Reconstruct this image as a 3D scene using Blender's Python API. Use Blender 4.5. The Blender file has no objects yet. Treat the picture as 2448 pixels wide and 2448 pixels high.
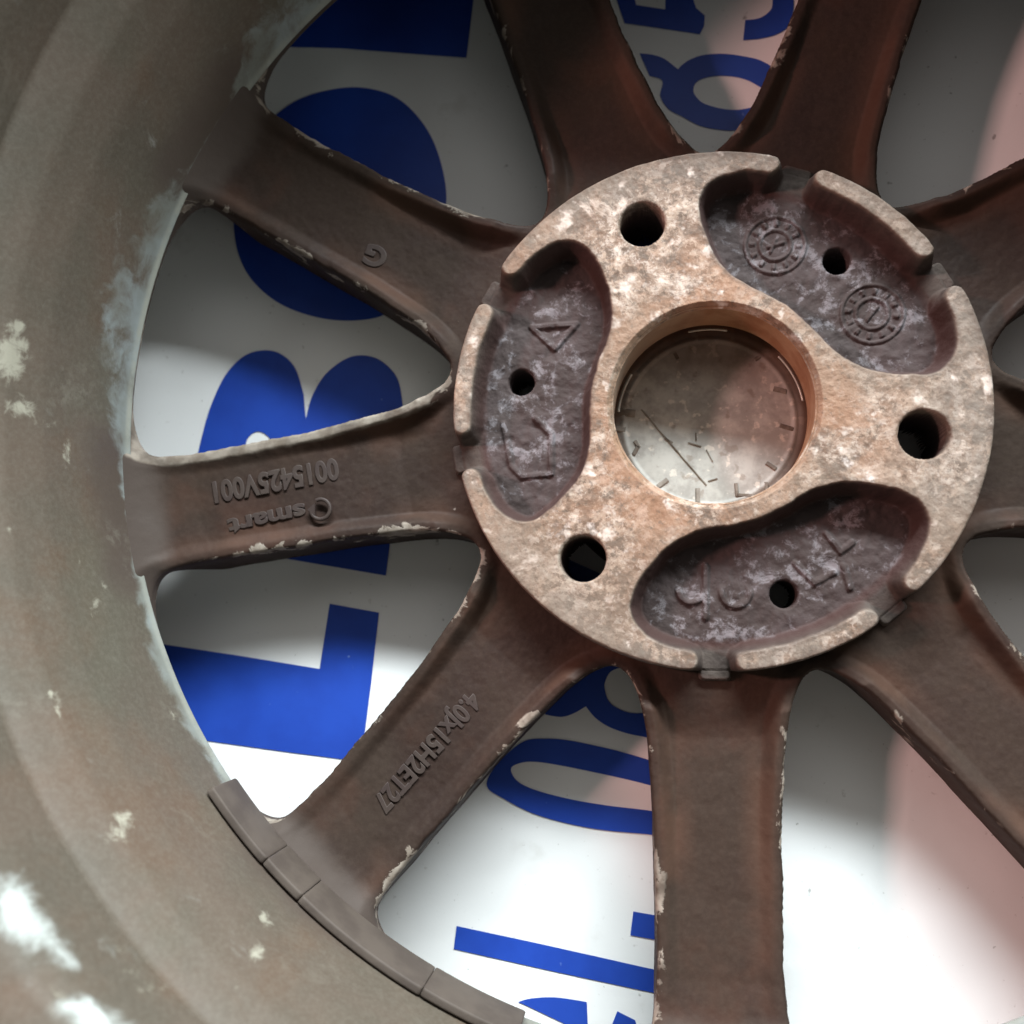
import bpy, bmesh, math, random
import numpy as np
from mathutils import Matrix, Vector

S = bpy.context.scene
COL = S.collection
MM = 0.001
ZB = 34.5                       # height of the hub face above the banner, mm

# ------------------------------------------------------------------ camera
F = 1224 / math.tan(math.radians(28))
RCW = np.array([[0.9730889, -0.16544613, 0.16039195],
                [0.18087897, 0.97966327, -0.08684861],
                [-0.14276134, 0.11352295, 0.98322517]])
CAM = np.array([-6.47850459, -62.56331367, 266.19972102])
cd = bpy.data.cameras.new("camera")
cam = bpy.data.objects.new("camera", cd)
COL.objects.link(cam)
M4 = Matrix([[*RCW[0], CAM[0] * MM], [*RCW[1], CAM[1] * MM], [*RCW[2], (CAM[2] + ZB) * MM], [0, 0, 0, 1]])
cam.matrix_world = M4
cd.sensor_width = 36
cd.lens = 18 / math.tan(math.radians(28))
cd.clip_start = 0.005
cd.clip_end = 20
cd.dof.use_dof = True
cd.dof.focus_distance = 0.272
cd.dof.aperture_fstop = 9
S.camera = cam

# ------------------------------------------------------------------ light and exposure
w = bpy.data.worlds.new("World")
S.world = w
w.use_nodes = True
bg = w.node_tree.nodes["Background"]
bg.inputs[0].default_value = (0.92, 0.96, 0.92, 1)
bg.inputs[1].default_value = 0.085


def area(name, loc, target, size, power, col, sy=None):
    ld = bpy.data.lights.new(name, 'AREA')
    ld.energy = power
    ld.color = col
    ld.size = size
    if sy:
        ld.shape = 'RECTANGLE'
        ld.size_y = sy
    o = bpy.data.objects.new(name, ld)
    COL.objects.link(o)
    o.location = loc
    o.rotation_euler = (Vector(target) - Vector(loc)).to_track_quat('-Z', 'Y').to_euler()
    return o


# the window / doorway light from above the top of the picture
area("key_lamp", (0.10, 1.38, 0.975), (0.10, -0.05, 0), 1.9, 104.0, (0.90, 0.98, 1.0), 0.18)
# added broad fill from the same direction, softens the shade in the gaps
area("soft_fill_lamp", (-0.10, 1.20, 1.30), (-0.05, 0, 0), 2.2, 8.0, (1.0, 0.97, 0.94), 1.3)
# added wide, weak fill from the right to lift the left barrel wall
area("side_fill_lamp", (1.30, -0.25, 0.50), (-0.1, 0, 0.08), 0.9, 5.0, (0.93, 1.0, 0.95), 0.4)
# reddish light from the left
area("red_lamp", (-1.10, -0.02, 0.86), (0, 0, 0), 0.12, 11.5, (1.0, 0.54, 0.49))

S.view_settings.view_transform = 'Standard'
S.view_settings.look = 'None'
S.view_settings.exposure = 0.0
S.view_settings.gamma = 1.0
S.view_settings.use_curve_mapping = False


# ------------------------------------------------------------------ helpers
def back(q, z, sc=2448 / 1932):
    """picture point (read off the photograph) -> point of the wheel on the plane at height z"""
    q = np.atleast_2d(q).astype(float) * sc
    d = np.c_[(q[:, 0] - 1224) / F, -(q[:, 1] - 1224) / F, -np.ones(len(q))] @ RCW.T
    s = (z - CAM[2]) / d[:, 2]
    return CAM + d * s[:, None]


def ss(a, b, x):
    t = np.clip((x - a) / (b - a), 0, 1)
    return t * t * (3 - 2 * t)


def smax(a, b, k):
    h = np.clip(0.5 + 0.5 * (a - b) / k, 0, 1)
    return b * (1 - h) + a * h + k * h * (1 - h)


_rng = np.random.RandomState(7)
_T = _rng.rand(512, 512)


def vnoise(x, y, s, seed=0):
    x = x / s + 200 + seed * 17.3
    y = y / s + 200 + seed * 7.9
    xi = np.floor(x).astype(int)
    yi = np.floor(y).astype(int)
    fx = x - xi
    fy = y - yi
    fx = fx * fx * (3 - 2 * fx)
    fy = fy * fy * (3 - 2 * fy)
    g = lambda i, j: _T[i % 512, j % 512]
    return (g(xi, yi) * (1 - fx) + g(xi + 1, yi) * fx) * (1 - fy) + (g(xi, yi + 1) * (1 - fx) + g(xi + 1, yi + 1) * fx) * fy


def fbm(x, y, s, n=4, seed=0):
    t = 0
    a = 1
    m = 0
    for i in range(n):
        t = t + a * vnoise(x, y, s / 2 ** i, seed + i)
        m += a
        a *= 0.55
    return t / m


def mesh_obj(name, verts, faces, mat, parent=None, attrs=None, smooth=True, keep=None):
    """verts in mm in the wheel frame (hub face at z=0)"""
    v = np.array(verts, float).copy()
    faces = np.asarray(faces) if not isinstance(faces, list) else faces
    if keep is not None:
        fm = keep[faces].all(axis=1) if isinstance(faces, np.ndarray) else None
        faces = faces[fm]
        used = np.zeros(len(v), bool)
        used[faces.ravel()] = True
        idx = np.cumsum(used) - 1
        v = v[used]
        faces = idx[faces]
        if attrs:
            attrs = {k: a[used] for k, a in attrs.items()}
    v[:, 2] += ZB
    v *= MM
    me = bpy.data.meshes.new(name)
    if isinstance(faces, np.ndarray):
        n, k = faces.shape
        me.vertices.add(len(v))
        me.vertices.foreach_set('co', v.ravel())
        me.loops.add(n * k)
        me.loops.foreach_set('vertex_index', faces.ravel().astype(np.int32))
        me.polygons.add(n)
        me.polygons.foreach_set('loop_start', np.arange(0, n * k, k, dtype=np.int32))
        me.update(calc_edges=True)
        me.validate()
    else:
        me.from_pydata([tuple(p) for p in v], [], [tuple(f) for f in faces])
    if attrs:
        for kname, a in attrs.items():
            at = me.attributes.new(kname, 'FLOAT', 'POINT')
            at.data.foreach_set('value', np.asarray(a, np.float32).ravel())
    me.polygons.foreach_set('use_smooth', [smooth] * len(me.polygons))
    me.update()
    me.materials.append(mat)
    o = bpy.data.objects.new(name, me)
    COL.objects.link(o)
    if parent:
        o.parent = parent
    return o


def grid_faces(nr, na, wrap):
    i = np.arange(nr - 1)[:, None]
    j = np.arange(na if wrap else na - 1)[None, :]
    a = i * na + j
    b = i * na + (j + 1) % na
    c = (i + 1) * na + (j + 1) % na
    d = (i + 1) * na + j
    # counter-clockwise seen from above when j runs counter-clockwise and i outwards
    return np.stack([a, d, c, b], -1).reshape(-1, 4)


def lathe(name, prof, mat, parent, n=720, attrs=None, a0=0.0, a1=360.0, flip=False, fn=None):
    prof = np.array(prof, float)
    full = (a1 - a0) >= 360
    th = np.radians(np.linspace(a0, a1, n, endpoint=not full))
    R = prof[:, 0][:, None] * np.ones(n)
    Z = prof[:, 1][:, None] * np.ones(n)
    T = np.ones(len(prof))[:, None] * th
    v = np.stack([R * np.cos(T), R * np.sin(T), Z], -1).reshape(-1, 3)
    f = grid_faces(len(prof), n, full)
    if flip:
        f = f[:, ::-1]
    at = {}
    if fn:
        at = fn(R.ravel(), np.degrees(T.ravel()) % 360, Z.ravel(), v)
    return mesh_obj(name, v, f, mat, parent, at or None)


def resample(prof, step):
    prof = np.array(prof, float)
    out = [prof[0]]
    for a, b in zip(prof[:-1], prof[1:]):
        k = max(1, int(np.hypot(*(b - a)) / step))
        for i in range(1, k + 1):
            out.append(a + (b - a) * i / k)
    return np.array(out)


def catmull(pts, k=8, closed=True):
    P = np.array(pts, float)
    n = len(P)
    out = []
    for i in range(n if closed else n - 1):
        p0, p1, p2, p3 = P[(i - 1) % n], P[i], P[(i + 1) % n], P[(i + 2) % n]
        if not closed:
            if i == 0: p0 = p1
            if i == n - 2: p3 = p2
        for t in np.arange(k) / k:
            out.append(0.5 * (2 * p1 + (p2 - p0) * t + (2 * p0 - 5 * p1 + 4 * p2 - p3) * t * t + (3 * p1 - p0 - 3 * p2 + p3) * t ** 3))
    return np.array(out)


def sdist(px, py, poly):
    """signed distance to a closed polygon, negative inside"""
    d = np.full(px.shape, 1e9)
    inside = np.zeros(px.shape, bool)
    n = len(poly)
    for i in range(n):
        ax, ay = poly[i]
        bx, by = poly[(i + 1) % n]
        ex, ey = bx - ax, by - ay
        L = ex * ex + ey * ey + 1e-12
        t = np.clip(((px - ax) * ex + (py - ay) * ey) / L, 0, 1)
        d = np.minimum(d, (px - ax - t * ex) ** 2 + (py - ay - t * ey) ** 2)
        c = ((ay > py) != (by > py))
        with np.errstate(divide='ignore', invalid='ignore'):
            xi = ax + (py - ay) * ex / (ey if abs(ey) > 1e-12 else 1e-12)
        inside ^= c & (px < xi)
    d = np.sqrt(d)
    return np.where(inside, -d, d)


def seg(px, py, a, b):
    ax, ay = a
    bx, by = b
    ex, ey = bx - ax, by - ay
    t = np.clip(((px - ax) * ex + (py - ay) * ey) / (ex * ex + ey * ey + 1e-9), 0, 1)
    return np.hypot(px - ax - t * ex, py - ay - t * ey)


# ------------------------------------------------------------------ materials
class NT:
    def __init__(self, name):
        self.m = bpy.data.materials.new(name)
        self.m.use_nodes = True
        self.t = self.m.node_tree
        self.b = self.t.nodes["Principled BSDF"]
        g = self.t.nodes.new('ShaderNodeNewGeometry')
        self.pos = g.outputs['Position']
        self.bumps = None

    def n(self, ty, **kw):
        nd = self.t.nodes.new(ty)
        for k, v in kw.items():
            setattr(nd, k, v)
        return nd

    def link(self, a, b):
        self.t.links.new(a, b)

    def setin(self, sock, v):
        if isinstance(v, bpy.types.NodeSocket):
            self.link(v, sock)
        else:
            sock.default_value = v

    def noise(self, scale, detail=3, rough=0.55, dist=0.0, off=0.0, out='Fac'):
        nd = self.n('ShaderNodeTexNoise')
        v = self.pos
        if off:
            ad = self.n('ShaderNodeVectorMath', operation='ADD')
            self.link(self.pos, ad.inputs[0])
            ad.inputs[1].default_value = (off, off * .7, off * .3)
            v = ad.outputs[0]
        self.link(v, nd.inputs['Vector'])
        nd.inputs['Scale'].default_value = scale
        nd.inputs['Detail'].default_value = detail
        nd.inputs['Roughness'].default_value = rough
        nd.inputs['Distortion'].default_value = dist
        return nd.outputs[out]

    def attr(self, name):
        nd = self.n('ShaderNodeAttribute', attribute_name=name)
        return nd.outputs['Fac']

    def math(self, op, a, b=0.0, clamp=False):
        nd = self.n('ShaderNodeMath', operation=op, use_clamp=clamp)
        self.setin(nd.inputs[0], a)
        self.setin(nd.inputs[1], b)
        return nd.outputs[0]

    def rng(self, v, a, b, c=0.0, d=1.0):
        nd = self.n('ShaderNodeMapRange', interpolation_type='SMOOTHSTEP')
        self.setin(nd.inputs[0], v)
        for i, x in enumerate((a, b, c, d)):
            nd.inputs[i + 1].default_value = x
        return nd.outputs[0]

    def mix(self, f, a, b):
        nd = self.n('ShaderNodeMix', data_type='RGBA')
        self.setin(nd.inputs[0], f)
        for s, v in ((nd.inputs[6], a), (nd.inputs[7], b)):
            if isinstance(v, tuple):
                v = (*v, 1)
            self.setin(s, v)
        return nd.outputs[2]

    def bump(self, h, strength, dist):
        nd = self.n('ShaderNodeBump')
        nd.inputs['Strength'].default_value = strength
        nd.inputs['Distance'].default_value = dist
        self.link(h, nd.inputs['Height'])
        if self.bumps is not None:
            self.link(self.bumps, nd.inputs['Normal'])
        self.bumps = nd.outputs[0]

    def done(self, col, rough, metal=0.0, spec=0.4):
        self.setin(self.b.inputs['Base Color'], col if not isinstance(col, tuple) else (*col, 1))
        self.setin(self.b.inputs['Roughness'], rough)
        self.setin(self.b.inputs['Metallic'], metal)
        self.b.inputs['Specular IOR Level'].default_value = spec
        if self.bumps is not None:
            self.link(self.bumps, self.b.inputs['Normal'])
        return self.m


def mat_spoke():
    N = NT("cast_dusty_brown")
    big = N.rng(N.noise(26, 3), 0.38, 0.64)
    c = N.mix(big, (0.028, 0.0155, 0.0120), (0.034, 0.0215, 0.0155))
    red = N.rng(N.noise(34, 4, off=3), 0.55, 0.72)
    c = N.mix(N.math('MULTIPLY', red, 0.38), c, (0.068, 0.030, 0.019))
    fine = N.noise(700, 3, 0.7)
    c = N.mix(N.math('MULTIPLY', N.rng(fine, 0.35, 0.75), 0.16), c, (0.085, 0.060, 0.045))
    # rust stain along the channel edges
    e = N.attr('edge')
    band = N.math('MULTIPLY', N.rng(e, 0.5, 4.0), N.rng(e, 13.0, 5.0))
    c = N.mix(N.math('MULTIPLY', N.math('MULTIPLY', band, N.rng(N.noise(24, 3, off=8), 0.42, 0.62)), 0.4), c, (0.105, 0.05, 0.031))
    # worn and chipped edges
    ch = N.noise(95, 5, 0.65, 0.6, off=1.3)
    lowf = N.rng(N.noise(16, 2, off=5), 0.40, 0.60)
    lim = N.math('ADD', N.math('MULTIPLY', N.rng(ch, 0.42, 0.72), 3.9), N.math('MULTIPLY', lowf, 2.4))
    d = N.math('SUBTRACT', lim, N.math('ADD', N.math('ABSOLUTE', N.math('SUBTRACT', e, 0.3)), N.math('SUBTRACT', 3.1, N.attr('bias'))))
    mask = N.math('MULTIPLY', N.rng(d, 0.0, 0.9), N.rng(N.math('ADD', e, N.math('MULTIPLY', N.noise(160, 3, off=12), 1.6)), 4.6, 3.4))
    chipcol = N.mix(N.rng(N.noise(260, 4), 0.35, 0.65), (0.19, 0.155, 0.125), (0.29, 0.25, 0.21))
    c = N.mix(N.math('MULTIPLY', mask, N.rng(N.noise(130, 4, off=14), 0.3, 0.55, 0.35, 0.95)), c, chipcol)
    # pale specks
    sp = N.rng(N.noise(210, 2, 0.5, off=9), 0.80, 0.84)
    c = N.mix(N.math('MULTIPLY', sp, 0.7), c, (0.5, 0.45, 0.4))
    # the outer end takes on the grey grime of the barrel
    rt = N.rng(N.math('ADD', N.attr('root'), N.math('MULTIPLY', N.math('SUBTRACT', N.noise(60, 4), 0.5), 0.8)), 0.3, 0.9)
    c = N.mix(N.math('MULTIPLY', rt, N.math('SUBTRACT', 1.0, mask)), c, (0.066, 0.050, 0.042))
    N.bump(N.noise(420, 4, 0.65), 0.25, 0.0004)
    N.bump(mask, 0.5, 0.0003)
    return N.done(c, N.rng(big, 0, 1, 0.62, 0.78), 0.0, 0.22)


def mat_barrel():
    N = NT("barrel_grime")
    big = N.rng(N.noise(17, 4, 0.6), 0.36, 0.62)
    c = N.mix(big, (0.090, 0.075, 0.057), (0.110, 0.083, 0.063))
    c = N.mix(N.math('MULTIPLY', N.rng(N.noise(30, 4, off=4), 0.50, 0.70), 0.7), c, (0.112, 0.070, 0.046))
    c = N.mix(N.math('MULTIPLY', N.rng(N.noise(22, 3, off=7), 0.50, 0.70), 0.7), c, (0.094, 0.086, 0.064))
    fine = N.noise(700, 3, 0.7)
    c = N.mix(N.math('MULTIPLY', N.rng(fine, 0.3, 0.8), 0.25), c, (0.20, 0.18, 0.15))
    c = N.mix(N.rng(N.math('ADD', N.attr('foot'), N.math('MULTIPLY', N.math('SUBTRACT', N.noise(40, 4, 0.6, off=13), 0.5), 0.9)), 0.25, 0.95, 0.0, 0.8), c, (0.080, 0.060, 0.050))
    worn = N.attr('worn')       # bare metal where the paint is gone
    ch = N.noise(110, 5, 0.62, 0.4)
    mask = N.rng(N.math('ADD', worn, N.math('MULTIPLY', N.math('SUBTRACT', ch, 0.5), 1.5)), 0.40, 0.80)
    mask = N.math('MULTIPLY', mask, N.rng(N.noise(45, 5, 0.7, 0.5, off=21), 0.30, 0.52, 0.45, 0.95))
    bare = N.mix(N.rng(N.noise(60, 3), 0.35, 0.65), (0.19, 0.20, 0.18), (0.25, 0.28, 0.28))
    c = N.mix(mask, c, bare)
    c = N.mix(N.math('MULTIPLY', N.attr('lip'), N.rng(N.noise(90, 5, 0.7, off=41), 0.34, 0.56, 0.15, 0.95)), c, (0.27, 0.275, 0.24))
    st = N.attr('stain')        # pale dried splashes
    m2 = N.rng(N.math('ADD', st, N.math('MULTIPLY', N.math('SUBTRACT', N.noise(230, 5, 0.7, 0.6, off=2), 0.5), 1.7)), 0.40, 0.95)
    c = N.mix(N.math('MULTIPLY', m2, 0.75), c, (0.40, 0.385, 0.31))
    sc = N.math('MULTIPLY', N.rng(N.noise(28, 5, 0.65, 1.2, off=31), 0.55, 0.75), N.rng(N.noise(300, 4, 0.7, off=33), 0.4, 0.6))
    c = N.mix(N.math('MULTIPLY', sc, 0.35), c, (0.24, 0.225, 0.185))
    wh = N.attr('white')
    m3 = N.rng(N.math('ADD', wh, N.math('MULTIPLY', N.math('SUBTRACT', N.noise(75, 6, 0.68, 0.5, off=6), 0.5), 1.9)), 0.22, 1.05)
    c = N.mix(m3, c, (0.52, 0.56, 0.54))
    N.bump(N.noise(300, 4, 0.6), 0.15, 0.0004)
    N.bump(mask, -0.5, 0.0003)
    N.bump(N.noise(1100, 2), 0.1, 0.0003)
    return N.done(c, 0.6, 0.0, 0.32)


def mat_hub():
    N = NT("hub_corroded")
    a = N.noise(120, 6, 0.72, 0.3)
    b = N.noise(480, 3, 0.6, off=2)
    c = N.mix(N.rng(a, 0.38, 0.60), (0.150, 0.098, 0.070), (0.335, 0.250, 0.190))
    m1 = N.noise(60, 6, 0.72, 0.5, off=23)
    c = N.mix(N.rng(m1, 0.48, 0.36, 0.0, 0.65), c, (0.165, 0.096, 0.060))
    c = N.mix(N.rng(m1, 0.53, 0.66, 0.0, 0.70), c, (0.50, 0.415, 0.340))
    c = N.mix(N.math('MULTIPLY', N.rng(b, 0.52, 0.70), 0.45), c, (0.46, 0.37, 0.30))
    c = N.mix(N.math('MULTIPLY', N.rng(b, 0.44, 0.30), 0.65), c, (0.13, 0.095, 0.075))
    s1 = N.noise(300, 4, 0.72, 0.2, off=43)
    c = N.mix(N.rng(s1, 0.49, 0.41, 0.0, 0.85), c, (0.115, 0.084, 0.064))
    c = N.mix(N.rng(s1, 0.53, 0.62, 0.0, 0.62), c, (0.50, 0.425, 0.365))
    # greyer and darker towards the outer rim
    orim = N.math('MULTIPLY', N.attr('outer'), N.rng(N.noise(80, 4, 0.65, off=25), 0.30, 0.60))
    c = N.mix(N.math('MULTIPLY', orim, 0.75), c, (0.185, 0.160, 0.135))
    c = N.mix(N.rng(N.noise(70, 5, 0.7, 0.4, off=11), 0.58, 0.68, 0.0, 0.8), c, (0.60, 0.51, 0.44))
    # rust towards the bore, white oxide blooms
    rust = N.attr('rust')
    rm = N.math('MULTIPLY', rust, N.rng(N.noise(55, 5, 0.7, 0.4, off=7), 0.40, 0.58))
    c = N.mix(N.math('MULTIPLY', rm, 0.8), c, (0.29, 0.160, 0.095))
    c = N.mix(N.rng(N.noise(150, 3, 0.6, 0.1, off=11), 0.60, 0.72), c, (0.60, 0.52, 0.46))
    bloom = N.attr('bloom')
    c = N.mix(N.rng(N.math('ADD', bloom, N.math('MULTIPLY', N.math('SUBTRACT', N.noise(200, 3, 0.6, 0.2, off=4), 0.5), 1.6)), 0.45, 0.85), c, (0.72, 0.66, 0.62))
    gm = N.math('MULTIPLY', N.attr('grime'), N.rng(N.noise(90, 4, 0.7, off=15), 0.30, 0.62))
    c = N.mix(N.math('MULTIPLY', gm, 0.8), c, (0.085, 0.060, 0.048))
    tone = N.noise(22, 2, 0.5, off=17)
    c = N.mix(N.rng(tone, 0.42, 0.60, 0.0, 0.45), c, (0.215, 0.160, 0.118))
    pit = N.rng(N.noise(640, 4, 0.6, off=18), 0.56, 0.70)
    c = N.mix(N.math('MULTIPLY', pit, 0.6), c, (0.11, 0.084, 0.066))
    # cast pockets and side walls keep the dark coating
    pk = N.attr('pocket')
    dark = N.mix(N.rng(N.noise(60, 3, off=6), 0.38, 0.62), (0.042, 0.029, 0.027), (0.058, 0.042, 0.041))
    rimd = N.attr('wall')
    dark = N.mix(N.math('MULTIPLY', rimd, 0.6), dark, (0.05, 0.021, 0.017))
    sp = N.rng(N.noise(170, 5, 0.72, 0.3, off=3), 0.51, 0.65)
    sp = N.math('MULTIPLY', sp, N.attr('floor'))
    dark = N.mix(N.math('MULTIPLY', sp, 0.62), dark, (0.23, 0.21, 0.225))
    dark = N.mix(N.attr('tongue'), dark, N.mix(N.rng(N.noise(120, 3, off=19), 0.4, 0.6), (0.050, 0.037, 0.032), (0.080, 0.062, 0.053)))
    c = N.mix(pk, c, dark)
    N.bump(b, 0.5, 0.0005)
    N.bump(a, 0.4, 0.0008)
    return N.done(c, N.math('ADD', 0.62, N.math('MULTIPLY', pk, 0.16)), 0.0, 0.3)


def mat_rust_bore():
    N = NT("bore_rust")
    a = N.noise(120, 4, 0.6)
    c = N.mix(N.rng(a, 0.35, 0.65), (0.30, 0.14, 0.070), (0.42, 0.25, 0.15))
    th = N.attr('greyside')
    c = N.mix(th, c, (0.30, 0.26, 0.21))
    N.bump(N.noise(300, 4), 0.3, 0.0004)
    return N.done(c, 0.5, 0.2, 0.5)


def mat_cap():
    N = NT("cap_plastic_dirty")
    a = N.noise(130, 4, 0.65)
    c = N.mix(N.rng(a, 0.35, 0.65), (0.28, 0.27, 0.25), (0.42, 0.41, 0.38))
    c = N.mix(N.math('MULTIPLY', N.rng(N.noise(320, 3, off=2), 0.60, 0.68), 0.5), c, (0.72, 0.66, 0.58))
    c = N.mix(N.math('MULTIPLY', N.rng(N.noise(240, 3, off=5), 0.60, 0.70), 0.55), c, (0.18, 0.14, 0.11))
    c = N.mix(N.math('MULTIPLY', N.attr('rim_dirt_top_shade'), 0.85), c, (0.10, 0.055, 0.035))  # dirty rim, plus painted shade on the upper side
    N.bump(a, 0.2, 0.0003)
    return N.done(c, 0.5)


def mat_banner():
    N = NT("vinyl_white")
    a = N.noise(12, 3)
    c = N.mix(N.rng(a, 0.4, 0.6), (0.80, 0.81, 0.81), (0.84, 0.85, 0.85))
    dirt = N.rng(N.noise(150, 3, 0.5, 0.2, off=1), 0.705, 0.76)
    c = N.mix(N.math('MULTIPLY', dirt, 0.7), c, (0.20, 0.19, 0.18))
    sm = N.rng(N.noise(500, 2, 0.5, 0, off=4), 0.72, 0.78)
    c = N.mix(N.math('MULTIPLY', sm, 0.5), c, (0.25, 0.24, 0.22))
    sc = N.rng(N.noise(45, 4, 0.6, off=6), 0.62, 0.74)
    c = N.mix(N.math('MULTIPLY', sc, 0.22), c, (0.48, 0.46, 0.42))
    c = N.mix(N.math('MULTIPLY', N.rng(N.noise(380, 3, 0.6, off=9), 0.66, 0.76), 0.35), c, (0.40, 0.38, 0.35))
    N.bump(N.noise(9, 2), 0.5, 0.012)
    N.bump(N.noise(22, 2, 0.5, 1.2, off=8), 0.25, 0.002)
    N.bump(N.noise(900, 2), 0.06, 0.0003)
    return N.done(c, 0.42, 0, 0.35)


def mat_blue():
    N = NT("vinyl_blue_ink")
    a = N.noise(60, 4)
    c = N.mix(N.rng(a, 0.35, 0.65), (0.015, 0.054, 0.35), (0.017, 0.064, 0.40))
    sp = N.rng(N.noise(260, 4, 0.5, 0.3, off=3), 0.72, 0.80)
    c = N.mix(N.math('MULTIPLY', sp, 0.6), c, (0.25, 0.36, 0.66))
    N.bump(N.noise(900, 2), 0.06, 0.0003)
    return N.done(c, 0.42, 0, 0.35)


def mat_plain(name, c1, c2, rough=0.6, metal=0.0, scale=120):
    N = NT(name)
    a = N.noise(scale, 4, 0.6)
    c = N.mix(N.rng(a, 0.35, 0.65), c1, c2)
    N.bump(N.noise(400, 3), 0.2, 0.0003)
    return N.done(c, rough, metal, 0.35)


MS, MB_, MH, MR, MC, MW, MBL = mat_spoke(), mat_barrel(), mat_hub(), mat_rust_bore(), mat_cap(), mat_banner(), mat_blue()
M_LET = mat_plain("cast_lettering_brown", (0.040, 0.026, 0.023), (0.050, 0.035, 0.029))
M_WGT = mat_plain("balance_weight_grime", (0.070, 0.054, 0.045), (0.094, 0.074, 0.061), 0.7, 0, 90)
M_DARK = mat_plain("dark_cap_grime", (0.11, 0.088, 0.070), (0.27, 0.245, 0.215), 0.6)
M_CLIP = mat_plain("clip_wire", (0.42, 0.42, 0.38), (0.55, 0.55, 0.50), 0.35, 0.4)

# ------------------------------------------------------------------ the banner the wheel lies on
bz = -ZB
nb = 60
gx, gy = np.meshgrid(np.linspace(-450, 450, nb), np.linspace(-450, 450, nb))
bv = np.stack([gx.ravel(), gy.ravel(), np.full(gx.size, bz)], -1)
i = np.arange(nb - 1)[:, None] * nb + np.arange(nb - 1)[None, :]
bf = np.stack([i, i + 1, i + nb + 1, i + nb], -1).reshape(-1, 4)
banner = mesh_obj("printed_banner", bv, bf, MW)
banner["label"] = "white vinyl banner printed with big blue letters lying under the wheel"
banner["category"] = "banner"


def glyph(outer, holes=(), name="printed_letter", z=0.25):
    cu = bpy.data.curves.new(name, 'CURVE')
    cu.dimensions = '2D'
    cu.fill_mode = 'BOTH'
    for pl in (outer,) + tuple(holes):
        P = back(pl, bz + z, 1.0)
        sp = cu.splines.new('POLY')
        sp.points.add(len(P) - 1)
        for q, p in zip(sp.points, P):
            q.co = (p[0] * MM, p[1] * MM, 0, 1)
        sp.use_cyclic_u = True
    tmp = bpy.data.objects.new(name, cu)
    COL.objects.link(tmp)
    bpy.context.view_layer.update()
    me = bpy.data.meshes.new_from_object(tmp)
    bpy.data.objects.remove(tmp)
    bpy.data.curves.remove(cu)
    me.materials.clear()
    me.materials.append(MBL)
    me.name = name
    o = bpy.data.objects.new(name, me)
    COL.objects.link(o)
    o.location = (0, 0, z * MM)
    o.parent = banner
    return o


K = 2448 / 1932
D = lambda pts: np.array(pts, float) * K                       # points read in the 1932 px view
Z2 = lambda pts: np.array(pts, float) / 2.356 + [820, 1628]    # zoom of the lower middle
Z3 = lambda pts: np.array(pts, float) / 3.22 + [1400, 0]       # zoom of the top
ell = lambda cx, cy, rx, ry, n=64, rot=0: np.array([(cx + rx * math.cos(t) * math.cos(rot) - ry * math.sin(t) * math.sin(rot),
                                                     cy + rx * math.cos(t) * math.sin(rot) + ry * math.sin(t) * math.cos(rot)) for t in np.linspace(0, 2 * math.pi, n, endpoint=False)])

# first line of print: big letters
glyph(D([(905, -260), (893, 0), (880, 109), (640, 91), (560, 89), (420, 86), (430, -260)]))
glyph(catmull(D([(690, 166), (757, 190), (812, 255), (840, 345), (836, 420), (800, 520), (740, 585), (680, 604), (600, 599), (520, 568), (463, 510), (441, 430), (450, 330), (490, 250), (550, 195), (620, 170)])),
      (catmull(D([(660, 350), (690, 380), (670, 430), (620, 440), (590, 410), (610, 360)])),))
glyph(np.vstack([D([(728, 1086), (735, 1030), (757, 810)]),
                 catmull(D([(760, 765), (750, 715), (722, 683), (690, 671), (655, 676), (615, 705), (590, 745), (578, 785)]), 6, False),
                 D([(577, 790)]),
                 catmull(D([(573, 745), (557, 695), (530, 668), (497, 661), (460, 672), (425, 708), (398, 765), (383, 815), (372, 862)]), 6, False),
                 D([(350, 1022)])]),
      (catmull(D([(487, 814), (508, 826), (512, 850), (500, 900), (480, 920), (462, 900), (463, 850), (468, 826)])),
       catmull(D([(640, 840), (670, 850), (672, 890), (655, 930), (628, 915), (620, 870)]))))
glyph(D([(331, 1219), (450, 1237), (603, 1262), (622, 1139), (715, 1156), (700, 1290), (681, 1437), (550, 1420), (414, 1401), (250, 1378), (270, 1210)]))
# second line: narrower letters
top6_out = Z3(np.vstack([catmull([(415, 410), (520, 422), (610, 455), (700, 525)], 6, False), [(712, 532)],
                         catmull([(735, 505), (800, 460), (900, 425), (1040, 413), (1200, 430), (1370, 475), (1530, 600), (1580, 760), (1480, 900), (1300, 985), (1150, 1003), (1040, 1000), (880, 968), (740, 895), (640, 840), (575, 740), (590, 620), (480, 582)], 6, False)]))
glyph(top6_out, (catmull(Z3([(830, 700), (850, 635), (930, 597), (1050, 583), (1190, 600), (1300, 645), (1390, 720), (1340, 800), (1200, 842), (1060, 838), (920, 800), (860, 755)])),))
glyph(Z3([(150, -200), (240, 0), (300, 178), (560, 215), (880, 263), (912, 200), (918, 120), (850, 60), (830, 0), (840, -200)]),
      (Z3([(370, -120), (380, 0), (390, 38), (612, 72), (614, 0), (610, -90)]),))
glyph(Z3(np.vstack([catmull([(1445, -120), (1440, 0), (1425, 75), (1340, 138), (1215, 155)], 6, False), [(1212, 310)],
                    catmull([(1330, 300), (1460, 268), (1560, 200), (1600, 60), (1590, -120)], 6, False)])))
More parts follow.
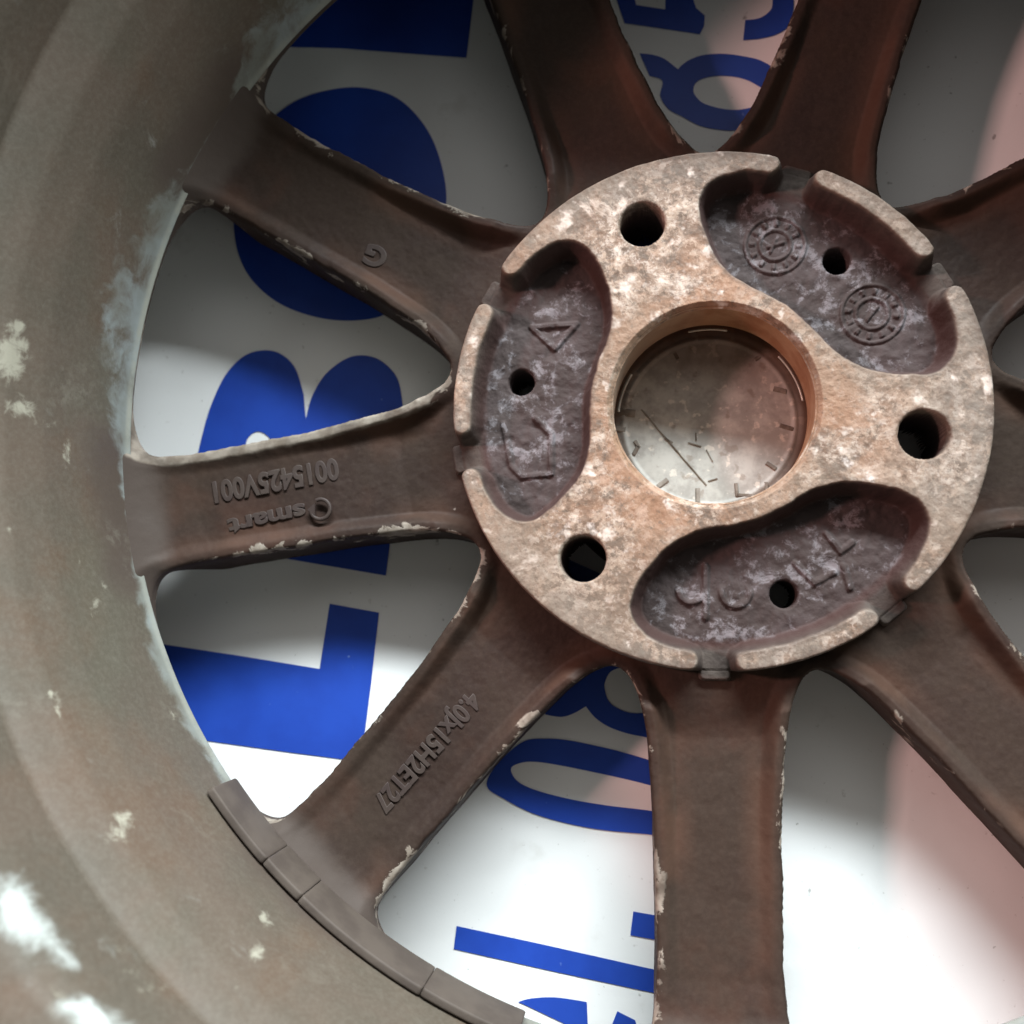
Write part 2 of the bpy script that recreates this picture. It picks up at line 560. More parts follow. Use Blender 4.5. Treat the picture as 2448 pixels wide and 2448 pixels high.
glyph(Z2(np.vstack([catmull([(1140, 190), (1230, 202), (1300, 182), (1362, 146)], 6, False), [(1368, 143)],
                    catmull([(1380, 160), (1430, 215), (1520, 268), (1670, 310), (1900, 330), (2000, 200), (1980, 0), (1900, -250), (1600, -330), (1300, -240), (1080, 60)], 6, False)])),
      (catmull(Z2([(1475, 50), (1478, 0), (1520, -60), (1640, -80), (1800, -20), (1850, 80), (1800, 160), (1650, 182), (1560, 160), (1500, 118)])),))
glyph(catmull(Z2([(810, 590), (860, 480), (1000, 350), (1130, 325), (1330, 345), (1680, 432), (2000, 560), (2150, 700), (2100, 820), (1900, 880), (1700, 862), (1400, 830), (1100, 757), (900, 660)])),
      (catmull(Z2([(946, 505), (975, 470), (1080, 455), (1300, 490), (1690, 577), (1900, 650), (1960, 720), (1870, 750), (1690, 725), (1500, 703), (1300, 670), (1100, 620), (990, 570)])),))
glyph(Z2([(640, 1380), (1100, 1478), (1716, 1617), (1880, 1650), (1860, 1780), (1700, 1746), (1150, 1628), (624, 1510)]))
glyph(Z2([(1635, 1298), (1900, 1345), (1880, 1480), (1618, 1432)]))
glyph(Z2(np.vstack([catmull([(985, 1808), (1060, 1788), (1200, 1782), (1395, 1812)], 6, False), [(1385, 2100), (1250, 1932), (1040, 1832)]])))
glyph(Z2([(1545, 1860), (1645, 1910), (1700, 2100), (1450, 2100)]))
# print under the hub, glimpsed through the bolt holes
glyph(np.array([(1400, 556), (1660, 556), (1680, 800), (1390, 780)]))
glyph(np.array([(1250, 1288), (1480, 1392), (1460, 1520), (1240, 1430)]))

# ------------------------------------------------------------------ the wheel
wheel = bpy.data.objects.new("alloy_wheel", None)
COL.objects.link(wheel)
wheel.empty_display_size = 0.05
wheel["label"] = "grimy brown nine-spoke alloy car wheel lying face down on the banner"
wheel["category"] = "wheel"

# window outline in its own frame (window on the +x axis), half given as (radius, half angle)
half = [(77.9, 0.0), (78.8, 2.3), (81.6, 4.4), (86, 6.4), (92, 8.1), (100, 9.5), (115, 11.4), (130, 12.5), (145, 13.4), (157, 13.85), (166, 13.9),
        (170.4, 13.4), (173.4, 11.8), (175.3, 9.0), (175.6, 5.0), (175.6, 0.0)]
full = [(r, a) for r, a in half] + [(r, -a) for r, a in half[::-1][1:-1]]
win = catmull([(r * math.cos(math.radians(a)), r * math.sin(math.radians(a))) for r, a in full], 5)


def zfloor(r):
    return np.interp(r, [70, 80, 92, 110, 135, 155, 166, 176], [-10.5, -11.5, -12.5, -11.5, -9.6, -7.0, -4.5, -1.5])


def cdepth(r):
    return np.interp(r, [70, 78, 86, 100, 125, 150, 165, 172], [0.6, 1.8, 5.0, 3.8, 2.0, 1.5, 0.8, 0.2])


NR, NA = 235, 221
rr = np.linspace(70, 175.6, NR)
aa = np.linspace(-20, 20, NA)
Rg, Ag = np.meshgrid(rr, np.radians(aa), indexing='ij')
X, Y = Rg * np.cos(Ag), Rg * np.sin(Ag)
# fold to the positive side and turn into the frame of the neighbouring window
ca, sa = math.cos(math.radians(-20)), math.sin(math.radians(-20))
Yf = np.abs(Y)
dwin = sdist((X * ca - Yf * sa).ravel(), (X * sa + Yf * ca).ravel(), win).reshape(X.shape)
e_ = 0.05
_sd = lambda x_, y_: sdist((x_ * ca - np.abs(y_) * sa).ravel(), (x_ * sa + np.abs(y_) * ca).ravel(), win).reshape(X.shape)
GX, GY = (_sd(X + e_, Y) - _sd(X - e_, Y)) / (2 * e_), (_sd(X, Y + e_) - _sd(X, Y - e_)) / (2 * e_)
gl = np.maximum(np.hypot(GX, GY), 0.3)
GX, GY = GX / gl, GY / gl
FS = grid_faces(NR, NA, False)


def spoke(k):
    th = math.radians(40 * k)
    wx, wy = X * math.cos(th) - Y * math.sin(th), X * math.sin(th) + Y * math.cos(th)
    d = dwin + (fbm(wx, wy, 5.0, 3, 3) - 0.5) * 0.75 * ss(174, 168, Rg) * ss(-6, 0.5, -np.abs(dwin))
    zr = zfloor(Rg) + cdepth(Rg)
    z = zr - cdepth(Rg) * ss(2.2, 6.4, d)
    # rounded lip then drafted side wall
    z = z - 0.9 * np.clip(1 - d / 1.1, 0, 1) ** 2
    outer = ss(158, 167, Rg)
    z = np.where(d < 0, z + np.maximum(d, -3.0) * (7.0 - 6.2 * outer), z)
    cf = 0.16 - 0.16 * outer                  # how far the side wall leans; past the barrel edge it is undercut
    push = np.where(d < 0, np.maximum(d, -3.0) * cf - d, 0)
    lx, ly = X + GX * push, Y + GY * push
    vx, vy = lx * math.cos(th) - ly * math.sin(th), lx * math.sin(th) + ly * math.cos(th)
    # fillet up into the barrel
    z = z + np.clip((Rg - 160) / 15.6, 0, 1) ** 3 * 9 * ss(-0.3, 4.0, d)
    z = z + (fbm(wx, wy, 16, 3, 9) - 0.5) * 0.7 + (fbm(wx, wy, 2.0, 3, 5) - 0.5) * 0.22
    v = np.stack([vx, vy, z], -1).reshape(-1, 3)
    lo, hi = {5: (6.5, 0.45), 6: (1.3, 0.9), 4: (2.4, 0.2), 8: (1.1, 1.2), 7: (0.8, 0.6), 2: (.2, .6)}.get(k, (0.2, 0.2))
    bias = np.where(Y < 0, lo, hi) * ss(76, 88, Rg)
    keep = (d > -4.1).ravel()
    return mesh_obj("spoke", v, FS, MS, wheel, {'edge': d.ravel(), 'bias': bias.ravel(), 'root': ss(156, 173, Rg).ravel()}, keep=keep)


spokes = {k: spoke(k) for k in range(9)}

# ---- barrel
edge_prof = [(203.0, -34.2), (205.8, -33.0), (205.5, -30), (199.0, -29.5), (190, -22), (180.5, -9), (175.0, -3.0), (173.6, -1.0), (172.2, 0.1)]
inner_prof = [(172.3, 0.4), (172.75, 1.1), (173.1, 2.3), (173.6, 8), (174.8, 20), (176.6, 36), (179.6, 48), (183.4, 54.8), (185.2, 57.2), (186.1, 58.1), (186.0, 59.2), (186.3, 62), (187.0, 72), (188.2, 78), (191, 83), (197, 86.5), (202, 88.5)]
outer_prof = [(204.6, 89.2), (206.4, 88.0), (206.2, 83), (196, 79), (191.5, 74), (190.2, 61), (187, 53), (181, 44), (179, 20), (180, 8), (188, -5), (196, -14), (204, -24), (208.2, -27), (208.6, -33), (206, -34.3), (203, -34.2)]


def to_ang(pts, z):
    P = back(pts, z)
    return np.degrees(np.arctan2(P[:, 1], P[:, 0])) % 360


def ray_barrel(q):
    """where the picture point lands on the inside of the barrel: (angle, height)"""
    pr = np.array(inner_prof)
    best = None
    for z in np.linspace(0, 88, 177):
        p = back(q, z)[0]
        r = math.hypot(p[0], p[1])
        e = abs(r - np.interp(z, pr[:, 1], pr[:, 0]))
        if best is None or e < best[0]:
            best = (e, math.degrees(math.atan2(p[1], p[0])) % 360, z)
    return best[1], best[2]


stains = [((30, 615), 26, 12, .9), ((20, 690), 30, 34, 1.0), ((40, 770), 34, 16, .9), ((128, 855), 9, 26, .9), ((90, 800), 20, 8, .6),
          ((95, 1310), 14, 8, .8), ((110, 1340), 8, 18, .8), ((235, 1540), 26, 14, .8), ((222, 1575), 18, 20, .8), ((500, 1735), 12, 16, .8),
          ((485, 1800), 14, 22, .75), ((455, 1860), 12, 10, .7), ((180, 1150), 12, 30, .45), ((195, 1105), 8, 12, .6), ((150, 1060), 7, 7, .6),
          ((15, 1000), 10, 10, .6), ((330, 1350), 8, 18, .5), ((225, 1640), 8, 10, .6), ((250, 1750), 14, 10, .5), ((120, 1870), 26, 60, .55), ((300, 1700), 10, 12, .5)]
whites = [((5, 1665), 24, 30, .7), ((35, 1705), 30, 34, .85), ((70, 1745), 30, 34, .85), ((105, 1780), 24, 26, .6), ((140, 1900), 40, 20, .7), ((190, 1925), 40, 20, .8), ((235, 1950), 40, 18, .7),
          ((130, 1820), 20, 14, .45), ((60, 1850), 20, 40, .35)]
stains += [((215, 1790), 26, 14, .45), ((255, 1830), 30, 18, .55), ((290, 1870), 30, 18, .5), ((170, 1850), 26, 20, .5), ((20, 650), 30, 12, .8)]


def blob_attr(A, Zc, blobs):
    out = np.zeros_like(A)
    for (q, sx, sy, amp) in blobs:
        a0, z0 = ray_barrel(q)
        pa = [ray_barrel((q[0] + dx, q[1] + dy)) for dx, dy in ((sx, 0), (-sx, 0), (0, sy), (0, -sy))]
        # turn the blob's size on the picture into an ellipse on the metal
        J = np.array([[(pa[0][0] - pa[1][0]) / 2, (pa[2][0] - pa[3][0]) / 2], [(pa[0][1] - pa[1][1]) / 2, (pa[2][1] - pa[3][1]) / 2]])
        J += np.eye(2) * 1e-3
        Ji = np.linalg.inv(J)
        da = (A - a0 + 180) % 360 - 180
        dz = Zc - z0
        u = Ji[0, 0] * da + Ji[0, 1] * dz
        v = Ji[1, 0] * da + Ji[1, 1] * dz
        out = 1 - (1 - out) * (1 - np.clip(amp * np.exp(-(u * u + v * v) * 0.6), 0, .97))
    return out


def barrel_attrs(R, A, Zc, v):
    st = blob_attr(A, Zc, stains)
    wh = blob_attr(A, Zc, whites)
    inner = (R < 204) & (Zc > -2)
    hw = np.interp(A, [118, 126, 136, 146, 152, 156, 163, 167, 172, 180, 186, 191, 196, 203, 208, 215, 226, 234, 245, 255, 262],
                   [3, 10, 15, 17, 10, 3, 3, 9, 13, 15, 12, 9, 4, 3, 5, 5.5, 4.5, 2, 1, 2, 4])
    worn = np.clip(0.92 - (Zc / np.maximum(hw, .5)) * 0.42, 0, 1) * (Zc > -4)
    worn = np.where((Zc < 1.8) & (Zc > -1.2), np.maximum(worn, 0.62 + 0.5 * ((A > 164) & (A < 197))), worn)
    lip = ((Zc > -0.2) & (Zc < 1.3)) * np.interp(A, [120, 150, 163, 168, 190, 198, 206, 212, 236, 250], [.5, .7, .5, 1, 1, .7, .4, .6, .5, .3])
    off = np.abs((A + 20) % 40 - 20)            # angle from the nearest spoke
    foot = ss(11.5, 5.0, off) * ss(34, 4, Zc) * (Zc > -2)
    return {'lip': lip, 'foot': foot, 'stain': st * inner, 'white': wh * inner, 'worn': worn}


prof = np.vstack([resample(edge_prof, 2.5), resample([edge_prof[-1]] + inner_prof, 1.6)[1:], resample([inner_prof[-1]] + outer_prof, 4)[1:]])
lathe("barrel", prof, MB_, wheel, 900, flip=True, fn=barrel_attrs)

# ---- adhesive balance weights on the barrel
wb = to_ang([(384, 1500), (507, 1618), (588, 1669), (811, 1839), (993, 1905)], 13)


def weight(a0, a1, jitter):
    # cross-section in (r, z), corners rounded
    sec = []
    for (cr, cz, s0) in ((172.75, 13.6, 0), (171.7, 13.6, 90), (171.3, 0.2, 180), (173.0, 0.2, 270)):
        for t in np.linspace(0, 90, 5):
            sec.append((cr + 0.7 * math.cos(math.radians(s0 + t)) + jitter, cz + 0.55 * math.sin(math.radians(s0 + t))))
    sec = np.array(sec)
    n = max(8, int((a1 - a0) * 3))
    vs, fs = [], []
    m = len(sec)
    cen = sec.mean(0)
    angs = [a0 + .0, a0 + .12] + list(np.linspace(a0 + .3, a1 - .3, n)) + [a1 - .12, a1]
    shr = [0.93, 0.985] + [1] * n + [0.985, 0.93]
    for a, s in zip(angs, shr):
        for p in (sec - cen) * s + cen:
            vs.append((p[0] * math.cos(math.radians(a)), p[0] * math.sin(math.radians(a)), p[1]))
    for i_ in range(len(angs) - 1):
        for j in range(m):
            fs.append((i_ * m + j, i_ * m + (j + 1) % m, (i_ + 1) * m + (j + 1) % m, (i_ + 1) * m + j))
    fs.append(tuple(range(m))[::-1])
    fs.append(tuple((len(angs) - 1) * m + j for j in range(m)))
    o = mesh_obj("balance_weight", vs, fs, M_WGT, wheel)
    bm = bmesh.new()
    bm.from_mesh(o.data)
    bmesh.ops.recalc_face_normals(bm, faces=bm.faces)
    bm.to_mesh(o.data)
    bm.free()
    return o


for i_, jt in zip(range(4), (0.0, -0.12, 0.1, -0.05)):
    weight(wb[i_] + (0.02 if i_ else 0), wb[i_ + 1] - 0.02, jt)

# ---- hub plate: machined mounting face, three cast pockets, notches, bolt holes
nr = 150
rads = np.concatenate([np.linspace(27.6, 30.0, 12)[:-1], np.linspace(30.0, 77.4, nr)])
NH = 1400
angs = np.radians(np.arange(NH) * 360 / NH)
R2, A2 = np.meshgrid(rads, angs, indexing='ij')
HX, HY = R2 * np.cos(A2), R2 * np.sin(A2)
wob = (fbm(HX, HY, 4.0, 3, 21) - 0.5)
p = None
ph = [(33.9, 0), (34.0, 12), (34.6, 22), (36.6, 30), (40.6, 36.8), (46, 40.6), (53, 42.8), (59.5, 42.8), (64.3, 39.8), (67.0, 34.5), (68.1, 27), (68.2, 14), (68.2, 0)]
ph = ph + [(r, -a) for r, a in ph[::-1][1:-1]]
ppoly = catmull([(r * math.cos(math.radians(a)), r * math.sin(math.radians(a))) for r, a in ph], 4)
ps = []
for c in (60, 180, 300):
    t = math.radians(c)
    ps.append(sdist(HX * math.cos(t) + HY * math.sin(t), -HX * math.sin(t) + HY * math.cos(t), ppoly))
p = np.minimum.reduce(ps) + wob * 0.7
DEP = 9.0
# notches through the outer ring, with a tongue running out past it
nt = np.full(R2.shape, 9.0)
for c in (40, 80, 160, 200, 280, 320):
    t = math.radians(c)
    u = HX * math.cos(t) + HY * math.sin(t)
    v_ = -HX * math.sin(t) + HY * math.cos(t)
    q = smax(smax(np.abs(v_) - 5.0, 63 - u, 1.5), u - 76.8, 1.5)
    nt = np.minimum(nt, q)
tongue = nt.copy()
z = np.zeros_like(R2)
pk = ss(0.35, -0.55, p)
smin = lambda a, b, k: -smax(-a, -b, k)
out0 = 73.3 - R2 + wob * 0.25
nt_s = smin(nt, out0, 3.4)
V1 = smin(nt, p, 3.4)
wv = ss(8.0, 3.0, nt)
V = V1 * (1 - wv) + smin(V1, out0, 3.4) * wv
z = -DEP * ss(0.35, -3.0 + 1.2 * ss(3.0, 0.5, nt), V)
pk = ss(0.35, -0.45, V)
# outer rim of the disc
out_e = 73.3 - R2 + wob * 0.25
z = np.where(out_e < 0.5, z - 0.5 * np.clip(1 - (out_e + 0.0) / 0.5, 0, 1) ** 2, z)
zo = np.where(out_e < 0, -20 * ss(0, -1.5, out_e), 0)
z = z + zo
z = np.where((out_e < 0) & (tongue < 1.2), np.maximum(z, -DEP - 9 * ss(-1.2, 1.2, tongue) - .3), z)
# chamfer to the bore
z = z - np.clip(29.3 - R2, 0, 5) * 1.1
# corrosion relief
z = z + (fbm(HX, HY, 1.6, 3, 1) - 0.5) * 0.34 + (fbm(HX, HY, 9, 3, 2) - 0.5) * 0.35
z = z + ss(0.0, -2.6, p) * ((fbm(HX, HY, 3.2, 2, 11) - 0.5) * 0.8)


def local(cpt, zz=-9.0, up=(0, -1)):
    """frame at a picture point; returns coordinates of the hub grid in it, x to the right of the picture"""
    P0 = back(cpt, zz)[0]
    P1 = back((cpt[0] + 20, cpt[1]), zz)[0]
    ex = (P1 - P0)[:2]
    ex /= np.linalg.norm(ex)
    ey = np.array([-ex[1], ex[0]])
    dx, dy = HX - P0[0], HY - P0[1]
    return dx * ex[0] + dy * ex[1], dx * ey[0] + dy * ey[1]


def ridge(dist, wdt, h):
    return h * ss(wdt, wdt * 0.35, dist)


mark = np.zeros_like(z)
# round foundry stamps
for (cpt, rot_) in (((1462, 463), 0.3), ((1645, 592), 0.9)):
    lx, ly = local(cpt)
    rad = np.hypot(lx, ly)
    an = np.arctan2(ly, lx)
    mk = np.maximum(ridge(np.abs(rad - 8.4), 0.75, 0.75), ridge(np.abs(rad - 4.4), 0.7, 0.75))
    tick = np.abs((an + rot_) * 12 / (2 * math.pi) % 1 - 0.5) * 2 * math.pi * 6.4 / 12
    mk = np.maximum(mk, ridge(tick, 0.85, 0.75) * ss(5.4, 5.8, rad) * ss(7.6, 7.2, rad))
    mk = np.maximum(mk, ridge(seg(lx, ly, (-2 * math.cos(rot_), -2 * math.sin(rot_)), (2.4 * math.cos(rot_), 2.4 * math.sin(rot_))), 0.7, 0.8))
    mk = np.maximum(mk, ridge(seg(lx, ly, (0, 1.4), (-1.2, -2.0)), 0.6, 0.7))
    mk = mk * 0.7 - 0.35 * ss(9.4, 8.8, rad) * ss(0.45, 0.1, mk)
    mark += mk
# left pocket: triangle, and a cup-shaped outline below the hole
Z5 = lambda x, y: ((x / 3.22 + 1460) / K, (y / 3.22 + 1080) / K)
lines = [((1003, 618), (1088, 612)), ((1088, 612), (1046, 658)), ((1046, 658), (1003, 618)),
         ((950, 800), (965, 880)), ((965, 880), (985, 900)), ((985, 900), (1040, 894)), ((1040, 894), (1040, 820)), ((1040, 820), (1010, 790))]
# lower pocket: V, diamond and rounded marks
lines += [(Z5(1660, 630), Z5(1770, 770)), (Z5(1770, 770), Z5(1860, 700)), (Z5(1420, 860), Z5(1570, 1010)), (Z5(1570, 1010), Z5(1720, 930)), (Z5(1790, 880), Z5(1840, 1050)),
          (Z5(728, 880), Z5(728, 1280))]
for a_, b_ in lines:
    P0, P1 = back(a_, -9)[0], back(b_, -9)[0]
    mark = np.maximum(mark, ridge(seg(HX, HY, P0[:2], P1[:2]), 1.15, 0.75))
for cpt, rd in ((Z5(960, 1080), 3.9), (Z5(620, 1060), 3.6)):
    lx, ly = local(cpt)
    mark = np.maximum(mark, ridge(np.abs(np.hypot(lx, ly) - rd), 1.1, 0.75) * ss(2.5, -1.0, ly))
z = z + mark * ss(-1.0, -3.0, p)
# holes
hole = np.full(R2.shape, 9.0)
sh = np.full(R2.shape, 9.0)
PX, PY = HX.copy(), HY.copy()
for c0, rad_c, fld in ((0, 56.0, hole), (60, 55.6, sh)):
    for c in (c0, c0 + 120, c0 + 240):
        t = math.radians(c)
        cx_, cy_ = rad_c * math.cos(t), rad_c * math.sin(t)
        rh = {0: 6.6, 120: 6.35, 240: 6.35}.get(c, 3.8)
        q = np.hypot(HX - cx_, HY - cy_)
        ins = q < rh
        k_ = np.where(ins, (rh - 0.06 * (rh - q)) / np.maximum(q, 0.2), 1.0)
        PX = np.where(ins, cx_ + (HX - cx_) * k_, PX)
        PY = np.where(ins, cy_ + (HY - cy_) * k_, PY)
        fld[:] = np.minimum(fld, q - rh)
z = z - 0.5 * ss(0.7, 0, hole)
z = np.where(hole < 0, z + np.maximum(hole, -1.2) * 25, z)
z = z - 0.4 * ss(0.6, 0, sh)
z = np.where(sh < 0, z + np.maximum(sh, -1.1) * 19, z)
dark = np.maximum.reduce([pk, ss(0.4, -0.3, nt), ss(0.3, -0.6, out_e), ss(0.0, -0.25, hole), ss(0, -0.3, sh)])
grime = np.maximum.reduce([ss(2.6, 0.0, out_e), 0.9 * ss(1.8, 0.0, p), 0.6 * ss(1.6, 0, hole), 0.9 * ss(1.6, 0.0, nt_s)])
rust = np.clip(ss(62, 34, R2) * 0.9, 0, 1)
rust = np.maximum(rust, 0.5 * ss(30, 60, -HX))
bloom = np.zeros_like(z)
for cpt, sx, sy, am in (((1600, 870), 3.2, 3.0, .75), ((1635, 900), 4.5, 2.6, .65), ((1675, 925), 2.2, 2.2, .6), ((1070, 985), 6, 4, .5), ((1120, 1000), 3, 5, .5),
                        ((1165, 1040), 3.5, 4, .55), ((1275, 470), 3, 3, .5), ((1240, 520), 5, 4, .4), ((1300, 560), 6, 2, .5), ((1500, 640), 3, 4, .5), ((1045, 1010), 4, 3, .5)):
    lx, ly = local(cpt, 0.0)
    bloom = np.maximum(bloom, am * np.exp(-((lx / sx) ** 2 + (ly / sy) ** 2)))
wall = ss(0.2, -0.6, p) * ss(-4.0, -2.0, p)
flo = ss(-2.0, -3.6, p)
hv = np.stack([PX, PY, z], -1).reshape(-1, 3)
keep = ((hole > -1.25) & (sh > -1.15)).ravel()
hub = mesh_obj("hub_plate", hv, grid_faces(len(rads), NH, True), MH, wheel,
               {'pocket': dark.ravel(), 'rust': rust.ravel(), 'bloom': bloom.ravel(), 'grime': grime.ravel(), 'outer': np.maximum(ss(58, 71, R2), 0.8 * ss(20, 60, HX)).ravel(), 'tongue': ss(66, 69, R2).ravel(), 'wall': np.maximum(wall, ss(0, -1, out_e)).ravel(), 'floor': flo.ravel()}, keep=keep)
# underside of the hub, so that the bolt holes are tubes in a solid boss
lathe("hub_front", resample([(30.5, -24), (31, -30), (52, -31.5)], 2), MS, hub, 180, flip=True)

# ---- centre bore and plastic centre cap seen from behind
lathe("center_bore", resample([(30.4, -25.5), (30.4, -19.6), (28.3, -19.2), (27.9, -18), (27.7, -2.2), (28.1, -1.2)], 0.8), MR, wheel, 360, flip=True,
      fn=lambda R, A, Zc, v: {'greyside': 0.9 * np.clip(1 - np.abs((A - 165 + 180) % 360 - 180) / 62.0, 0, 1) ** 0.6})
capprof = [(0.01, -24.6), (6, -24.6), (15, -24.7), (24.6, -24.6), (25.0, -24.3), (25.8, -24.3), (26.2, -24.7), (28.2, -24.6), (30.2, -25.4)]
cap = lathe("center_cap", resample(capprof, 0.7), MC, wheel, 240,
            fn=lambda R, A, Zc, v: {'rim_dirt_top_shade': np.clip(ss(24.5, 28.5, R) * 1.0 + 0.5 * ss(8, 22, v[:, 1]), 0, 1)})  # rim dirt by radius; shade of the bore's upper side painted in


def box_between(a, b, wd, h, z0):
    """low bar from a to b (mm, wheel frame), slightly rounded top"""
    a, b = np.array(a[:2]), np.array(b[:2])
    u = (b - a) / np.linalg.norm(b - a)
    nn = np.array([-u[1], u[0]])
    vs = []
    for (s, zz) in ((1, z0), (1, z0 + h * .7), (.6, z0 + h), (-.6, z0 + h), (-1, z0 + h * .7), (-1, z0)):
        for e in (a, b):
            q = e + nn * s * wd / 2
            vs.append((q[0], q[1], zz))
    fs = [(2 * i_, 2 * i_ + 1, 2 * i_ + 3, 2 * i_ + 2) for i_ in range(5)] + [(0, 2, 4, 6, 8, 10), (1, 11, 9, 7, 5, 3)]
    return vs, fs


def bars(name, lst, mat, parent):
    V, Fc = [], []
    for it in lst:
        vs, fs = box_between(*it)
        o_ = len(V)
        V += vs
        Fc += [tuple(q + o_ for q in f) for f in fs]
    o = mesh_obj(name, V, Fc, mat, parent, smooth=False)
    bm = bmesh.new()
    bm.from_mesh(o.data)
    bmesh.ops.recalc_face_normals(bm, faces=bm.faces)
    bm.to_mesh(o.data)
    bm.free()
    return o


ZC4 = lambda x, y: back((x / 3.22 + 1400, y / 3.22 + 640), -24.4, 1.0)[0]
lst = []
for (x0, y0, x1, y1, wd) in ((430, 1090, 930, 1670, .42), (930, 1400, 980, 1490, .3), (848, 1270, 852, 1330, .4), (790, 1345, 890, 1375, .5),
                             (945, 1640, 1015, 1620, .35), (610, 1310, 670, 1350, .7)):
    lst.append((ZC4(x0, y0), ZC4(x1, y1), wd, 0.35, -24.65))
bars("molded_line", lst, M_DARK, cap)
lst = []
for (pts, wd) in (([(1380, 1505), (1475, 1545)], 1.4), ([(1165, 1665), (1180, 1755), (1300, 1745)], 1.2), ([(850, 1700), (862, 1800)], 1.8), ([(620, 1620), (560, 1690)], 1.6),
                  ([(385, 1340), (415, 1380), (370, 1440)], 1.2), ([(1395, 1640), (1400, 1700)], 1.2), ([(1500, 1210), (1590, 1240)], 1.6), ([(1460, 930), (1530, 950)], 1.6),
                  ([(220, 1110), (390, 1130)], 2.2), ([(1290, 700), (1350, 680)], 1.4), ([(680, 660), (720, 700)], 1.2), ([(230, 1250), (300, 1240)], 1.6)):
    for a_, b_ in zip(pts[:-1], pts[1:]):
        rj = random.Random(int(a_[0] * 7 + a_[1]))
        jit = lambda q: ZC4(q[0] + rj.uniform(-14, 14), q[1] + rj.uniform(-12, 12))
        lst.append((jit(a_), jit(b_), wd * rj.uniform(0.7, 1.1), 0.7, -24.9))
bars("clip_tab", lst, M_DARK, cap)


def wire(a0, a1, rad, zc, th, parent, name="retaining_clip"):
    n = 40
    vs, fs = [], []
    for i_ in range(n):
        a = math.radians(a0 + (a1 - a0) * i_ / (n - 1))
        for j in range(8):
            t = j * math.pi / 4
            rr_ = rad + th * math.cos(t)
            vs.append((rr_ * math.cos(a), rr_ * math.sin(a), zc + th * math.sin(t)))
    for i_ in range(n - 1):
        for j in range(8):
            fs.append((i_ * 8 + j, i_ * 8 + (j + 1) % 8, (i_ + 1) * 8 + (j + 1) % 8, (i_ + 1) * 8 + j))
    fs += [tuple(range(8)), tuple((n - 1) * 8 + j for j in range(8))]
    return mesh_obj(name, vs, fs, M_CLIP, parent)


wire(158, 184, 26.9, -20.6, 0.45, cap)
wire(88, 112, 27.4, -20.6, 0.32, cap)
wire(20, 52, 27.6, -20.6, 0.36, cap)


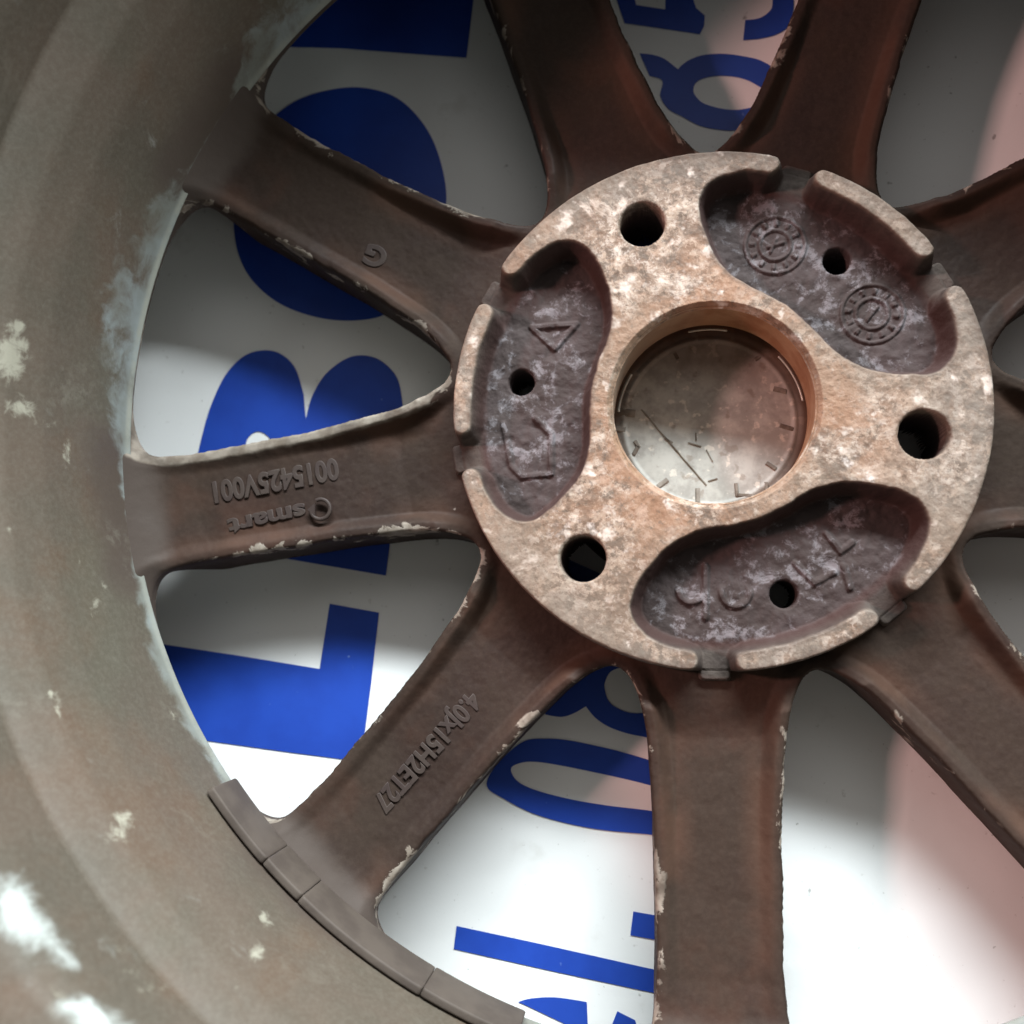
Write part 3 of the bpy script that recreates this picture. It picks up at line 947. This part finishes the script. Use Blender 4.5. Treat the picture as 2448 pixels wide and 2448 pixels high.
# ---- raised casting marks on the spokes
def lettering(txt, p_start, p_end, hgt, parent, k, z_off=0.0, flip_base=True, name="lettering", hh=0.55):
    """raised text whose baseline runs between two picture points on the spoke floor"""
    def on_floor(q):
        zz = -9.0
        for _ in range(6):
            P = back(q, zz)[0]
            zz = float(zfloor(math.hypot(P[0], P[1])))
        return back(q, zz)[0]
    A, B = on_floor(p_start), on_floor(p_end)
    cu = bpy.data.curves.new(name, 'FONT')
    cu.body = txt
    cu.size = 1.0
    cu.extrude = 0.06
    cu.bevel_depth = 0.025
    cu.offset = 0.02
    cu.bevel_resolution = 1
    cu.space_character = 1.02
    tmp = bpy.data.objects.new(name, cu)
    COL.objects.link(tmp)
    bpy.context.view_layer.update()
    me = bpy.data.meshes.new_from_object(tmp)
    bpy.data.objects.remove(tmp)
    xs = np.empty(len(me.vertices) * 3)
    me.vertices.foreach_get('co', xs)
    xs = xs.reshape(-1, 3)
    x0, x1 = xs[:, 0].min(), xs[:, 0].max()
    L = np.linalg.norm(B - A)
    ex = (B - A) / L
    nz = np.cross(ex, np.cross([0, 0, 1], ex))
    nz /= np.linalg.norm(nz)
    ey = np.cross(nz, ex)
    capm = 0.70
    out = A + np.outer((xs[:, 0] - x0) / (x1 - x0) * L, ex) + np.outer(xs[:, 1] / capm * hgt, ey) + np.outer(xs[:, 2] / 0.085 * hh * 0.6 + z_off, nz)
    out[:, 2] += ZB
    out *= MM
    me.vertices.foreach_set('co', out.ravel())
    me.update()
    me.materials.clear()
    me.materials.append(M_LET)
    o = bpy.data.objects.new(name, me)
    COL.objects.link(o)
    o.parent = parent
    return o


lettering("0015425V001", (636, 866), (400, 912), 6.2, spokes[5], 5)
lettering("smart", (574, 950), (428, 982), 4.9, spokes[5], 5)
lettering("4.0Jx15H2ET27", (886, 1302), (702, 1512), 5.4, spokes[6], 6)
lettering("G", (735, 474), (695, 460), 6.2, spokes[4], 4, name="casting_mark")


def logo():
    c = on = back((605, 961), -9.5)[0]
    vs, fs = [], []
    n = 44
    sec = [(-.55, -.3), (-.5, .45), (-.2, .62), (.2, .62), (.5, .45), (.55, -.3)]
    for i_ in range(n):
        a = math.radians(12 + 40 + (360 - 75) * i_ / (n - 1) + 150)
        for (dr, dz) in sec:
            r_ = 3.0 + dr
            vs.append((c[0] + r_ * math.cos(a), c[1] + r_ * math.sin(a), c[2] + dz + .15))
    m = len(sec)
    for i_ in range(n - 1):
        for j in range(m - 1):
            fs.append((i_ * m + j, i_ * m + j + 1, (i_ + 1) * m + j + 1, (i_ + 1) * m + j))
    fs += [tuple(range(m)), tuple((n - 1) * m + j for j in range(m))]
    # the arrow head closing the ring
    t = math.radians(180 + 12)
    u = np.array([math.cos(t), math.sin(t)])
    nn = np.array([-u[1], u[0]])
    o_ = len(vs)
    tri = [c[:2] + u * 3.9, c[:2] + u * 1.6 + nn * 1.9, c[:2] + u * 1.6 - nn * 1.9]
    for zz in (-.3, .6):
        for q in tri:
            vs.append((q[0], q[1], c[2] + zz + .15))
    fs += [(o_, o_ + 1, o_ + 2), (o_ + 3, o_ + 4, o_ + 5), (o_, o_ + 1, o_ + 4, o_ + 3), (o_ + 1, o_ + 2, o_ + 5, o_ + 4), (o_ + 2, o_, o_ + 3, o_ + 5)]
    o = mesh_obj("logo_ring", vs, fs, M_LET, spokes[5], smooth=False)
    bm = bmesh.new()
    bm.from_mesh(o.data)
    bmesh.ops.recalc_face_normals(bm, faces=bm.faces)
    bm.to_mesh(o.data)
    bm.free()


logo()
